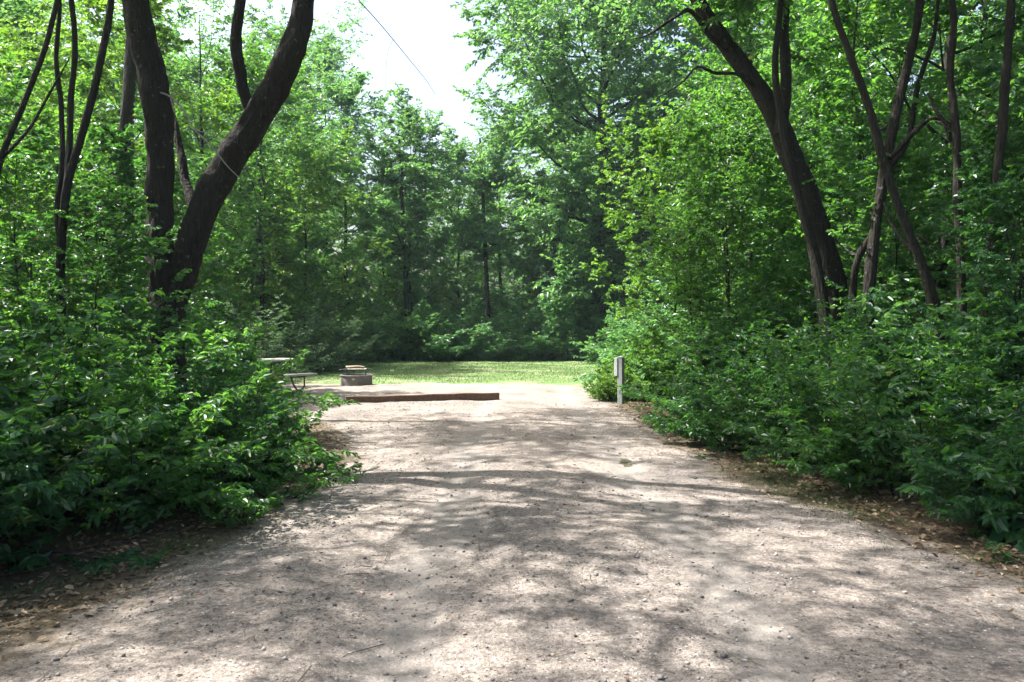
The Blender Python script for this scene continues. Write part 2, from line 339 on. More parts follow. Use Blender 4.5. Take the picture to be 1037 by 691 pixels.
# pebbles
mb = MB(); n = 60000; y = 2.6 + 15 * rg.random(n) ** 2.0; x = rg.uniform(-3.6, 4.6, n); k = (drive_in(x, y) > -.1) & (rg.random(n) < .12 + 1.1 * np.clip(vnoise(x, y, .55, 51) * .6 + vnoise(x, y, 1.9, 52) * .6 - .45, 0, 1) * 2.2); x, y = x[k], y[k]; n = len(x)
s = np.exp(rg.normal(math.log(.0046), .52, n)); s = np.clip(s, .002, .022)
O = np.array([(1, 0, 0), (-1, 0, 0), (0, 1, 0), (0, -1, 0), (0, 0, 1), (0, 0, -1), (.7, .7, .45), (-.7, -.6, .5)]) ; O = O[:6]
V = O[None] * (s[:, None, None] * rg.uniform(.6, 1.25, (n, 6, 1))) * np.array([1, 1, .65]); th = rg.uniform(0, 6.3, n); cs, sn = np.cos(th)[:, None], np.sin(th)[:, None]
V = np.stack([V[..., 0] * cs - V[..., 1] * sn, V[..., 0] * sn + V[..., 1] * cs, V[..., 2] + .25 * V[..., 0]], -1) + np.stack([x, y, dz(x, y) + s * .3], 1)[:, None]
F = np.array([(0, 2, 4), (2, 1, 4), (1, 3, 4), (3, 0, 4), (2, 0, 5), (1, 2, 5), (3, 1, 5), (0, 3, 5)])
mb.add(V.reshape(-1, 3), (np.arange(n)[:, None, None] * 6 + F).reshape(-1, 3), np.repeat(rg.random(n), 6), True)
tag(mb.build('pebbles', STONE), 'small loose grey and tan pebbles scattered on the drive', 'gravel', kind='stuff')
# leaf litter
mb = MB(); n = 30000; y = 2.8 + 16 * rg.random(n) ** 1.5; side = rg.random(n) < .5; q = rg.gamma(2.0, .45, n) - .35
x = np.where(side, np.interp(y, LY, LX) - q, np.interp(y, RY, RX) + q); on = 700
x = np.concatenate([x, rg.uniform(-2.6, 3.2, on)]); y = np.concatenate([y, 3 + 10 * rg.random(on) ** 1.5]); q = np.concatenate([q, np.ones(on)]); n = len(x)
k = rg.random(n) < np.clip(.25 + q, 0, 1); x, y = x[k], y[k]; n = len(x); L = rg.uniform(.02, .065, n); L[-on // 1:] *= .55
th = rg.uniform(0, 6.3, n); D = np.stack([np.cos(th), np.sin(th), rg.normal(0, .25, n)], 1); N = np.stack([rg.normal(0, .35, n), rg.normal(0, .35, n), np.ones(n)], 1)
leaves(mb, np.stack([x, y, np.maximum(gz(x, y), dz(x, y)) + rg.uniform(.002, .015, n)], 1), D, N, L, L * rg.uniform(.4, .75, n), rg.beta(1.7, 2.0, n), fold=.5, droop=-.1)
tag(mb.build('leaf_litter', LITTER), 'brown dead leaf litter strewn under the shrubs along the drive', 'litter', kind='stuff')

mb = MB(); n = 260; y = 3 + 11 * rg.random(n) ** 1.4; sd_ = rg.random(n); x = np.where(sd_ < .35, np.interp(y, LY, LX) - rg.uniform(-.5, 1, n), np.where(sd_ < .75, np.interp(y, RY, RX) + rg.uniform(-.5, 1.2, n), rg.uniform(-2.4, 3, n)))
th = rg.uniform(0, 6.3, n); Ls = rg.gamma(2, .045, n) + .03; z = np.maximum(gz(x, y), dz(x, y)) + .008; A_ = np.stack([x, y, z], 1); B_ = A_ + np.stack([np.cos(th) * Ls, np.sin(th) * Ls, rg.uniform(-.002, .02, n)], 1)
C_ = B_ + np.stack([np.cos(th + .5) * Ls * .6, np.sin(th + .5) * Ls * .6, rg.uniform(-.004, .004, n)], 1); prisms(mb, A_, B_, np.full(n, .0035), np.full(n, .0028)); prisms(mb, B_, C_, np.full(n, .0028), np.full(n, .0012))
tag(mb.build('fallen_twigs', simple('twig_brown', (.16, .12, .085), .9, 0, .4, 20, .3)), 'fallen brown twigs scattered on the drive and verges', 'twigs', kind='stuff')
# ------------------------------------------------------------------ plants
def leafy_twigs(fol, wood, A, D, Ln, k, leaf, asp, rng, twig_r=.003, up=0.55, droop=.35, nsc=0.45, tilt=None):
    """leaf-bearing twigs: bases A, directions D, lengths Ln, k leaves each"""
    n = len(A)
    if n == 0: return
    D = norm(D); E = A + D * Ln[:, None] + np.array([0, 0, -1]) * (droop * Ln)[:, None] * .5
    if wood is not None: prisms(wood, A, E, np.full(n, twig_r), np.full(n, twig_r * .4))
    tt = (np.arange(k) + .5) / k; t_ = np.tile(tt, n) + rng.uniform(-.3, .3, n * k) / k; i = np.repeat(np.arange(n), k)
    DD = E - A; P = A[i] + DD[i] * t_[:, None]; d = norm(DD)[i]
    side = norm(np.cross(d, np.array([0, 0, 1.0]))); sg = np.where(np.tile(np.arange(k) % 2, n) == 0, 1, -1) * rng.uniform(.6, 1.5, n * k)
    ax = d * rng.uniform(.35, 1.1, n * k)[:, None] + side * sg[:, None] + rng.normal(0, .22, (n * k, 3)); ax[:, 2] -= rng.uniform(-.1, droop * 2.4, n * k)
    Nn = rng.normal(0, nsc, (n * k, 3)) + np.array([0, 0, up])
    L = leaf * rng.uniform(.55, 1.25, n * k); tv = np.clip(rng.beta(2.2, 2.6, n * k) * .75 + rng.normal(.12, .1, n)[i], 0, .96); tv[rng.random(n * k) < .006] = 1.0
    leaves(fol, P, ax, Nn, L, L * asp * rng.uniform(.85, 1.15, n * k), tv, fold=.3, droop=.18)

def limb_system(fol, wood, P0, D0, L0, r0, n2, n3, k, leaf, asp, rng, up=.25, sub=.5, twig=.35, wander=.14, start=.2, draw_sub=True, nsc=.45, flat=.5):
    """one limb with sub-branches, twigs and leaves"""
    m = 7; pts = [np.array(P0, float)]; d = norm(np.array(D0, float)); ds = []
    for q in range(m):
        d = norm(d + rng.normal(0, wander, 3) + np.array([0, 0, up * .12])); pts.append(pts[-1] + d * L0 / m); ds.append(d)
    ds.append(d); pts = np.array(pts); ds = np.array(ds); tube(wood, pts, np.linspace(r0, r0 * .15, m + 1), 5, cap=False)
    t_ = np.sort(rng.uniform(start, 1, n2)) * m; i = np.minimum(t_.astype(int), m - 1); u = (t_ - i)[:, None]
    B = pts[i] * (1 - u) + pts[i + 1] * u; bd = ds[i]; side = norm(np.cross(bd, [0, 0, 1.0]) + 1e-6)
    sg = np.where(np.arange(n2) % 2 == 0, 1., -1.)[:, None]; upv = np.cross(side, bd)
    ang = rng.uniform(.5, 1.15, n2)[:, None]; roll = rng.normal(0, flat, n2)[:, None]
    D2 = norm(bd * np.cos(ang) + np.sin(ang) * (side * sg * np.cos(roll) + upv * np.sin(roll))); L2 = L0 * sub * (1 - .55 * t_ / m) * rng.uniform(.6, 1.2, n2)
    B = np.vstack([B, pts[-1]]); D2 = np.vstack([D2, d]); L2 = np.append(L2, L0 * sub * .45)
    Bm = B + D2 * (L2 * .5)[:, None] + rng.normal(0, .05, B.shape) * L2[:, None]; Be = B + D2 * L2[:, None] + np.array([0, 0, .06]) * L2[:, None] + rng.normal(0, .08, B.shape) * L2[:, None]
    rr = np.maximum(r0 * .28, .003)
    if draw_sub: prisms(wood, B, Bm, np.full(len(B), rr), np.full(len(B), rr * .6)); prisms(wood, Bm, Be, np.full(len(B), rr * .6), np.full(len(B), rr * .3))
    A = []; DD = []; LL = []
    tt = np.tile(np.linspace(.12, 1, n3), len(B)) + rng.uniform(-.06, .06, n3 * len(B)); i = np.repeat(np.arange(len(B)), n3); tt = np.clip(tt, 0, 1)[:, None]
    A = np.where(tt < .5, B[i] + (Bm - B)[i] * tt * 2, Bm[i] + (Be - Bm)[i] * (tt - .5) * 2); sd = norm(np.cross(D2[i], [0, 0, 1.0]) + 1e-6)
    sg = np.where(np.arange(len(i)) % 2 == 0, 1., -1.)[:, None] * rng.uniform(.4, 1.3, len(i))[:, None]
    DD = D2[i] * rng.uniform(.5, 1.1, len(i))[:, None] + sd * sg + rng.normal(0, .3 * flat + .1, (len(i), 3)); LL = np.maximum(L2[i] * twig * rng.uniform(.6, 1.3, len(i)), leaf * 1.6)
    leafy_twigs(fol, wood, A, DD, LL, k, leaf, asp, rng, twig_r=max(.0022, r0 * .05), nsc=nsc)

def profile(u, kind):
    if kind == 'cone': return max(.1, (1 - u) ** .7)
    if kind == 'column': return .85 * math.sin(math.pi * min(1, .12 + .86 * u)) ** .5 + .1
    return max(.15, math.sin(math.pi * (.14 + .80 * u)) ** .7)

def make_tree(seed, H, Rc, r, h0, n1, n2, n3, k, leaf, asp=.58, prof='round', lean=(0, 0), gap=.15, elev=(10, 65), nsc=.75, crook=.06, twig=.35, flat=.7):
    """returns (trunk mesh, crown mesh) of a tree with its base at the origin"""
    rng = np.random.default_rng(seed); tr = MB(); wd = tr; fol = MB()
    kk = 8; P = [np.array([0, 0, -.15])]
    for q in range(1, kk + 1):
        P.append(np.array([lean[0] * q / kk + rng.normal(0, crook) * H * .1, lean[1] * q / kk + rng.normal(0, crook) * H * .1, H * .97 * q / kk]))
    rad = r * (1 - np.linspace(0, 1, kk + 1) ** .9 * .93); rad[0] *= 1.5
    PP, rr = smooth_path(P, rad, 40); tube(tr, PP, rr, 12, .05, rng)
    ga = rng.uniform(0, 6.28)
    for q in range(n1):
        u = (q + rng.random()) / n1
        if rng.random() < gap: continue
        z = h0 + (1 - h0) * u; idx = min(39, int(z * 39)); base = PP[idx]; ga += 2.4 + rng.normal(0, .35)
        el = R(elev[0] + (elev[1] - elev[0]) * u ** 1.3 + rng.normal(0, 8)); L0 = Rc * profile(u, prof) * rng.uniform(.65, 1.15) / max(.45, math.cos(el) ** .6)
        D0 = (math.cos(ga) * math.cos(el), math.sin(ga) * math.cos(el), math.sin(el))
        limb_system(fol, wd, base, D0, L0, max(.008, rr[idx] * .42), n2, n3, k, leaf, asp, rng, nsc=nsc, twig=twig, flat=flat)
    return tr.mesh('trunk'), fol.mesh('crown')

def make_shrub(seed, H, Rc, n1, n2, n3, k, leaf, asp=.5, spread=.9, nsc=.85, arch=-.35):
    rng = np.random.default_rng(seed); st = MB(); fol = MB()
    for q in range(n1):
        a = rng.uniform(0, 6.28); rad = math.sqrt(rng.random()); tilt = spread * rad * rng.uniform(.6, 1.2)
        b0 = np.array([math.cos(a) * rad * Rc * .35, math.sin(a) * rad * Rc * .35, -.05]); a2 = a + rng.normal(0, .35)
        D0 = (math.cos(a2) * math.sin(tilt), math.sin(a2) * math.sin(tilt), math.cos(tilt)); L0 = (H * (1 - .25 * rad) if tilt < .6 else max(H * .75, Rc * 1.05)) * rng.uniform(.6, 1.1)
        limb_system(fol, st, b0, D0, L0, .011, n2, n3, k, leaf, asp, rng, up=arch * (.4 + rad), sub=.42, twig=.38, wander=.13, start=.1, nsc=nsc)
    return st.mesh('stems'), fol.mesh('foliage')

protos = {}
def proto(key, pair, wmat, lmat, names):
    for me, m in zip(pair, (wmat, lmat)): me.materials.append(m)
    protos[key] = (*pair, names)
T = ('trunk', 'crown'); S = ('stem', 'foliage')
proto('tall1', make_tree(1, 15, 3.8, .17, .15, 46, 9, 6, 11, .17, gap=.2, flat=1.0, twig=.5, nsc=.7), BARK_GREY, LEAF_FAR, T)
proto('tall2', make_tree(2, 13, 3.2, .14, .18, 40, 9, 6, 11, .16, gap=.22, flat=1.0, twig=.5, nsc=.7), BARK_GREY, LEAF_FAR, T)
proto('tall3', make_tree(3, 16, 3.4, .18, .12, 46, 9, 7, 11, .16, prof='column', gap=.12, flat=1.0, twig=.5, nsc=.7), BARK_GREY, LEAF, T)
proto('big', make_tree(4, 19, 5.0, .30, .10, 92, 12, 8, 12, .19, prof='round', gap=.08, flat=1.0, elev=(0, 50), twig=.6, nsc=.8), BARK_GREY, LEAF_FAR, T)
proto('mid1', make_tree(5, 8.5, 2.6, .09, .12, 34, 9, 6, 11, .115, gap=.12, flat=.9, twig=.45, nsc=.7), BARK_GREY, LEAF, T)
proto('mid2', make_tree(6, 8, 2.4, .08, .2, 32, 9, 6, 11, .11, gap=.15, prof='column', flat=.9, twig=.45, nsc=.7), BARK_GREY, LEAF, T)
proto('mid3', make_tree(7, 7.5, 2.5, .08, .12, 34, 9, 6, 11, .11, gap=.12, flat=.9, twig=.45, nsc=.7), BARK_GREY, LEAF_LIME, T)
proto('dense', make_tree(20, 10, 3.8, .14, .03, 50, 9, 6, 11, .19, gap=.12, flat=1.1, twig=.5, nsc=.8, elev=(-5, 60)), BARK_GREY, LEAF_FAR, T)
proto('sparse', make_tree(21, 14, 3.8, .16, .3, 34, 8, 4, 8, .13, gap=.15, flat=1.0, twig=.6, nsc=.7), BARK_GREY, LEAF, T)
proto('broad', make_shrub(22, 1.1, .8, 12, 5, 2, 6, .17, .78, spread=.9), BARK_GREY, LEAF_SHRUB, S)
proto('sap1', make_tree(8, 4.6, 1.7, .04, .10, 30, 8, 5, 11, .085, gap=.1), BARK_GREY, LEAF, T)
proto('sap2', make_tree(9, 4.2, 1.5, .035, .15, 26, 8, 5, 11, .08, gap=.1), BARK_GREY, LEAF_SHRUB, T)
proto('sap3', make_tree(10, 5.0, 1.8, .045, .06, 34, 9, 5, 11, .085, gap=.08), BARK_GREY, LEAF_LIME, T)
proto('shr1', make_shrub(11, 2.0, 1.15, 28, 9, 5, 9, .078, .48), BARK_GREY, LEAF_SHRUB, S)
proto('shr2', make_shrub(12, 1.7, 1.1, 26, 9, 5, 9, .070, .52, spread=1.05), BARK_GREY, LEAF_SHRUB, S)
proto('shr3', make_shrub(13, 2.3, 1.1, 28, 9, 5, 9, .082, .5, spread=.75), BARK_GREY, LEAF, S)
proto('shr4', make_shrub(14, 1.2, 1.0, 20, 8, 5, 9, .075, .55, spread=1.2), BARK_GREY, LEAF_SHRUB, S)
proto('grey', make_shrub(15, 2.6, 1.5, 32, 10, 6, 9, .075, .42), BARK_GREY, LEAF_GREY, S)
proto('lime', make_shrub(16, 1.3, .8, 22, 8, 5, 9, .075, .6), BARK_GREY, LEAF_LIME, S)
proto('cool', make_shrub(17, 2.6, 1.7, 30, 10, 6, 9, .11, .55), BARK_GREY, LEAF_FAR, S)
proto('herb', make_shrub(18, .35, .3, 9, 4, 2, 6, .05, .5, spread=1.1), BARK_GREY, LEAF, S)

prn = random.Random(77)
def place(key, name, x, y, sc, label, cat, group=None, rz=None, sz=None, leaf=None):
    w_, f_, nm = protos[key]; o = empty(name, (x, y, float(gz(x, y))), prn.uniform(0, 6.28) if rz is None else rz, label, cat, group)
    o.scale = (sc, sc, sz or sc * prn.uniform(.92, 1.1))
    for me, n_ in ((w_, nm[0]), (f_, nm[1])):
        c_ = bpy.data.objects.new(n_, me); col.objects.link(c_); c_.parent = o
    if leaf:
        c_.material_slots[0].link = 'OBJECT'; c_.material_slots[0].material = leaf
    return o
#PLANTS
# ---- shrubs along the right of the drive: (proto, x, y, scale, label)
RS = 'shrubs along the right edge of the drive'; LS = 'shrubs along the left edge of the drive'
for key, x, y, sc, lab in [
    ('shr1', 5.0, 5.7, .95, 'dark broadleaf shrub nearest the camera on the right, cut by the picture edge'),
    ('shr2', 4.25, 6.6, .95, 'low spreading green shrub overhanging dead leaves at the near right bend'),
    ('shr3', 3.75, 7.9, .85, 'dark green shrub bulging furthest over the right drive edge'),
    ('shr1', 3.45, 9.3, .85, 'second dark shrub behind the bulging one on the right drive edge'),
    ('shr2', 3.15, 10.7, .95, 'rounded green shrub midway along the right drive edge'),
    ('shr3', 3.35, 12.1, .85, 'green shrub just before the meter post on the right'),
    ('shr1', 3.7, 13.6, .85, 'dark shrub beside the shaded verge in front of the meter post')]:
    place(key, 'leafy_shrub', x, y, sc, lab, 'shrub', RS)
for key, x, y, sc, lab in [
    ('shr1', -4.8, 4.9, 1.12, 'dark shrub nearest the camera at the left picture edge'),
    ('shr2', -3.9, 5.6, 1.05, 'low dense shrub over the soil bank at the near left'),
    ('shr3', -3.3, 6.5, .85, 'glossy green shrub in front of the forked tree'),
    ('shr1', -3.3, 7.7, .85, 'bright tipped shrub arching out over the left drive edge'),
    ('shr4', -3.15, 8.9, .85, 'low broad leaved shrub touching the gravel on the left'),
    ('shr2', -3.85, 10.0, .85, 'sunlit shrub in front of the picnic table'),
    ('shr3', -4.1, 11.2, .85, 'green shrub between forked tree and picnic table')]:
    place(key, 'leafy_shrub', x, y, sc, lab, 'shrub', LS)
for q, (x, y) in enumerate([(6.2, 6.6), (5.5, 8.0), (5.0, 9.6), (4.8, 11.2), (4.7, 12.9), (4.7, 14.6), (6.9, 8.6), (6.6, 10.6), (6.3, 12.6), (6.2, 15), (8.2, 10), (8.2, 12.5), (8, 15.5), (9.8, 12), (10, 15), (5.2, 16.8), (5.4, 18.9), (5.3, 21.0), (5.0, 23.4), (4.9, 25.8), (5, 28.5), (5, 31)]):
    place(['shr3', 'shr1', 'cool'][q % 3] if q < 15 else ['shr1', 'cool'][q % 2], 'undergrowth_shrub', x + prn.uniform(-.2, .2), y, prn.uniform(.9, 1.15) * (.8 if q < 15 and q % 3 == 2 else 1), 'dark green shrub in the dense thicket right of the drive', 'shrub', 'thicket shrubs right of the drive')
for q, (x, y) in enumerate([(-5.6, 6.2), (-4.9, 7.4), (-4.5, 8.8), (-4.9, 10.2), (-6.6, 7.8), (-6.3, 9.4), (-6.4, 11.2), (-7.8, 9.8), (-8, 11.8), (-5.8, 12.6), (-7.3, 13.6), (-9.4, 12.8), (-7.2, 15.3), (-9, 15.8), (-8.2, 17.8), (-7.6, 19.8), (-10.2, 18)]):
    place(['shr3', 'shr1', 'shr2'][q % 3], 'undergrowth_shrub', x + prn.uniform(-.2, .2), y, prn.uniform(.9, 1.15), 'green shrub in the dense thicket left of the drive', 'shrub', 'thicket shrubs left of the drive')
for q, (x, y) in enumerate([(-12, 16.5), (-13, 19.5), (-11, 23.5), (-13.5, 24), (-12, 28), (-15, 21), (-16, 26), (-9.5, 29.5)]):
    place(['cool', 'grey', 'shr3'][q % 3], 'undergrowth_shrub', x, y, prn.uniform(1.0, 1.4), 'tall shrub in the sunny wood left of the clearing', 'shrub', 'shrubs in the sunny wood on the left')
for q in range(13):
    place(['cool', 'shr3', 'cool'][q % 3], 'undergrowth_shrub', -8.6 + q * 1.2 + prn.uniform(-.3, .3), 35.0 + prn.uniform(-.5, .8), prn.uniform(.8, 1.1), 'dark shrub in the row at the far edge of the lawn', 'shrub', 'shrubs behind the lawn')
for q in range(12):
    place(['cool', 'shr1'][q % 2], 'undergrowth_shrub', -12 + q * 2.1, 39.5 + prn.uniform(-.8, 1.8), prn.uniform(.85, 1.25), 'tall shady shrub deeper in the wood behind the lawn', 'shrub', 'shady shrubs deeper in the far wood')
place('grey', 'greygreen_shrub', -6.3, 26.0, .95, 'pale grey green feathery shrub behind the fire ring', 'shrub')
place('grey', 'greygreen_shrub', -7.9, 23.2, 1.1, 'tallest pale grey green shrub behind the picnic table', 'shrub')
place('grey', 'greygreen_shrub', -6.9, 29.5, 1.0, 'small grey green shrub at the left end of the lawn', 'shrub')
place('lime', 'lime_shrub', 2.1, 17.3, .62, 'low yellow green bush just left of the meter post', 'shrub')
place('lime', 'lime_shrub', 2.8, 17.9, .95, 'yellow green bush standing behind the meter post', 'shrub')
for x, y, sc, lab in [(3.55, 5.45, 1.0, 'small green weed clump on the near right verge'), (3.9, 5.2, .8, 'tiny weed at the right picture edge'), (-1.85, 8.2, 1.1, 'small weed at the gravel edge under the left shrub'), (-2.2, 6.6, .9, 'seedling growing on the shaded left verge'), (-2.05, 7.3, 1.1, 'leafy weed between seedling and shrub on the left verge')]:
    place('herb', 'weed_clump', x, y, sc, lab, 'weed')
place('broad', 'broadleaf_plant', -2.55, 8.5, .6, 'plant with large broad leaves poking out at the left drive edge', 'plant')
place('broad', 'broadleaf_plant', 4.15, 6.0, .75, 'large leaved plant at the lower right corner over dead leaves', 'plant')
place('broad', 'broadleaf_plant', -3.6, 4.9, .6, 'large leaved plant low at the near left picture edge', 'plant')
# ---- saplings and small trees
for key, x, y, sc, lab in [
    ('sap3', 3.55, 18.0, 1.0, 'bright yellow green young tree right behind the meter post'),
    ('sap1', 4.0, 15.6, 1.0, 'leafy young tree leaning over the verge before the meter post'),
    ('sap1', 3.7, 14.3, .95, 'young tree with fine leaves midway along the right thicket'),
    ('sap1', 2.95, 13.6, .72, 'short young tree between the meter post and the thick leaning trunk'),
    ('sap2', 5.1, 8.4, .62, 'fine leaved young tree in front of the crossing trunks'),
    ('sap2', -3.95, 7.9, .62, 'small leafy young tree at the foot of the forked trunk'),
    ('sap2', -5.4, 6.6, .72, 'small leafy young tree near the left picture edge'),
    ('sap1', 5.3, 11.4, .80, 'shaded young tree below the thick leaning trunk on the right')]:
    place(key, 'young_tree', x, y, sc, lab, 'young tree')
for q, (x, y) in enumerate([(7.6, 7.8), (7.4, 9.6), (7.6, 12.4), (9.2, 9.5), (9, 13.8), (5.6, 15.2), (11, 12), (12.5, 15), (4.9, 19.5), (5.3, 22.5), (5.9, 26)]):
    place(['sap2', 'sap1'][q % 2], 'young_tree', x, y, prn.uniform(.9, 1.15), 'slender young tree among the trunks of the right hand wood', 'young tree', 'young trees in the wood on the right')
for q, (x, y) in enumerate([(-6.3, 8.4), (-7.6, 8.6), (-5.4, 11.5), (-7.3, 12.2), (-9.2, 11.2), (-8.5, 14.6), (-6.6, 16.6), (-10.5, 14.6), (-11.5, 17.5)]):
    place(['sap2', 'sap1'][q % 2], 'young_tree', x, y, prn.uniform(.85, 1.1), 'slender young tree among the trunks of the left hand wood', 'young tree', 'young trees in the wood on the left')
for key, x, y, sc, lab in [
    ('mid3', -8.6, 18.8, 1.10, 'sunny yellow green tree seen through the fork of the big trunk'),
    ('mid1', -8.3, 27.5, 1.12, 'bright green tree left of the sky gap'),
    ('sparse', -10.0, 26.6, .9, 'open crowned tall tree at the left side of the clearing'),
    ('sparse', -9.8, 32.0, .85, 'second open crowned tree farther along the left side of the clearing'),
    ('mid3', -7.6, 30.5, 1.05, 'small bright tree at the left end of the lawn'),
    ('mid3', -11.0, 21.5, 1.15, 'broad sunlit tree behind the forked trunk'),
    ('tall2', -13.6, 22.5, .8, 'tall dense tree filling the view behind the far left stems'),
    ('mid2', -13.5, 15.0, .95, 'narrow green tree behind the thin trunks at far left'),
    ('mid1', 6.0, 21.0, 1.1, 'green tree rising behind the yellow green young trees on the right'),
    ('mid2', 6.8, 16.4, 1.1, 'narrow green tree behind the leaning trunk on the right')]:
    place(key, 'broadleaf_tree', x, y, sc, lab, 'tree')
# ---- tall trees beyond the lawn
place('big', 'broadleaf_tree', 3.9, 37.0, 1.12, 'tallest layered bluish green tree rising right of the sky gap', 'tree')
for key, x, y, sc, lab in [
    ('tall2', -4.6, 37.5, .82, 'slim tree with bare lower trunk under the sky gap'),
    ('tall2', -2.6, 40.5, .80, 'open crowned tree in the middle of the sky gap'),
    ('tall1', -0.6, 43.0, .70, 'rounded tree top between the sky gap and the tallest tree'),
    ('tall1', -7.6, 38.0, .80, 'bushy far tree at the left side of the sky gap')]:
    place(key, 'broadleaf_tree', x, y, sc, lab, 'tree')
FW = 'trees of the far wood'
for q in range(20):
    x = -30 + 3.3 * q + prn.uniform(-.8, .8); y = 47 + prn.uniform(-2, 8)
    if x < 2 and x > -9: sc = prn.uniform(.55, .68)
    else: sc = prn.uniform(.9, 1.1)
    place(['tall1', 'tall2', 'tall3'][q % 3], 'woodland_tree', x, y, sc, 'broadleaf tree in the far wood behind the lawn', 'tree', FW)
for q in range(16):
    x = -48 + 6.2 * q; place('dense', 'woodland_tree', x, 74 + prn.uniform(-2, 2), prn.uniform(1.0, 1.2), 'low tree in the furthest row of the wood', 'tree', 'furthest row of the wood')
for q, (x, y) in enumerate([(9.5, 18), (12, 21), (8.8, 24), (8.5, 29), (8.6, 34), (13, 28), (13, 35), (16, 23), (18, 30), (12.5, 17), (16, 18), (20, 24), (10, 39), (15, 41)]):
    place(['tall3', 'tall1', 'tall2'][q % 3], 'woodland_tree', x, y, prn.uniform(.85, 1.0), 'tall tree deep in the wood on the right', 'tree', 'tall trees deep in the right hand wood')
for q, (x, y) in enumerate([(-19, 27), (-15.5, 30), (-11.5, 36), (-15, 35), (-22, 20), (-22, 26), (-16, 40), (-11, 41)]):
    place(['tall3', 'tall1', 'tall2'][q % 3], 'woodland_tree', x, y, prn.uniform(.8, .95), 'tall tree deep in the wood on the left', 'tree', 'tall trees deep in the left hand wood')

for q in range(9):
    place('dense', 'woodland_tree', -15 + q * 4.2, 44 + prn.uniform(-1.5, 2.5), prn.uniform(.55, .8), 'bushy low branched tree close behind the far edge of the lawn', 'tree', 'bushy trees behind the lawn')
for q, (x, y) in enumerate([(10.5, 16), (13, 19.5), (8.2, 21.5), (8.2, 27), (8.6, 32), (15.5, 24), (15.5, 15)]):
    place('dense', 'woodland_tree', x, y, prn.uniform(.6, .75), 'bushy low branched tree filling the wood on the right', 'tree', 'bushy trees on the right')
for q, (x, y) in enumerate([(-19, 19), (-20, 24), (-10.5, 33.5), (-11, 37), (-18, 30)]):
    place('dense', 'woodland_tree', x, y, prn.uniform(.6, .75), 'bushy low branched tree filling the wood on the left', 'tree', 'bushy trees on the left')

# ---- trees with the trunks one can tell apart
def hero(name, label, cat, d, trunks, crowns, seed, bm=None, lf=None, sides=36, rough=.06, thin=1.0):
    """trunks: list of (part name, [(px,py,depth offset)], [radius in px]) ; crowns: list of (centre, R, limbs)"""
    rng = np.random.default_rng(seed); p0 = at(*trunks[0][1][0][:2], d + trunks[0][1][0][2]); base = np.array([p0[0], p0[1], 0.0])
    root = empty(name, base, 0, label, cat); fol = MB(); brs = MB()
    for nm, pts, rads in trunks:
        P = [at(a_, b_, d + c_) - base for a_, b_, c_ in pts]; rr = [q / FPX * d * thin for q in rads]
        PP, r2 = smooth_path(P, rr, max(12, 10 * len(P) if sides > 20 else 6 * len(P))); m_ = MB(); tube(m_, PP, r2, sides, rough, rng); m_.build(nm, DEAD if nm == 'dead_twig' else bm or BARK, root)
    for c0, Rc, n1, leaf, prm in crowns:
        c0 = np.array(c0, float) - base
        for q in range(n1):
            a = rng.uniform(0, 6.28); el = rng.uniform(-.25, 1.1); D0 = (math.cos(a) * math.cos(el), math.sin(a) * math.cos(el), math.sin(el))
            limb_system(fol, brs, c0 + rng.normal(0, .25, 3), D0, Rc * rng.uniform(.55, 1.05), .03, prm[0], prm[1], prm[2], leaf, .58, rng, sub=.5 if prm[2] > 6 else .75, twig=.35 if prm[2] > 6 else .5, flat=.9)
    if crowns:
        fol.build('crown', lf or LEAF, root); brs.build('branches', bm or BARK, root)
    return root
g0 = 477
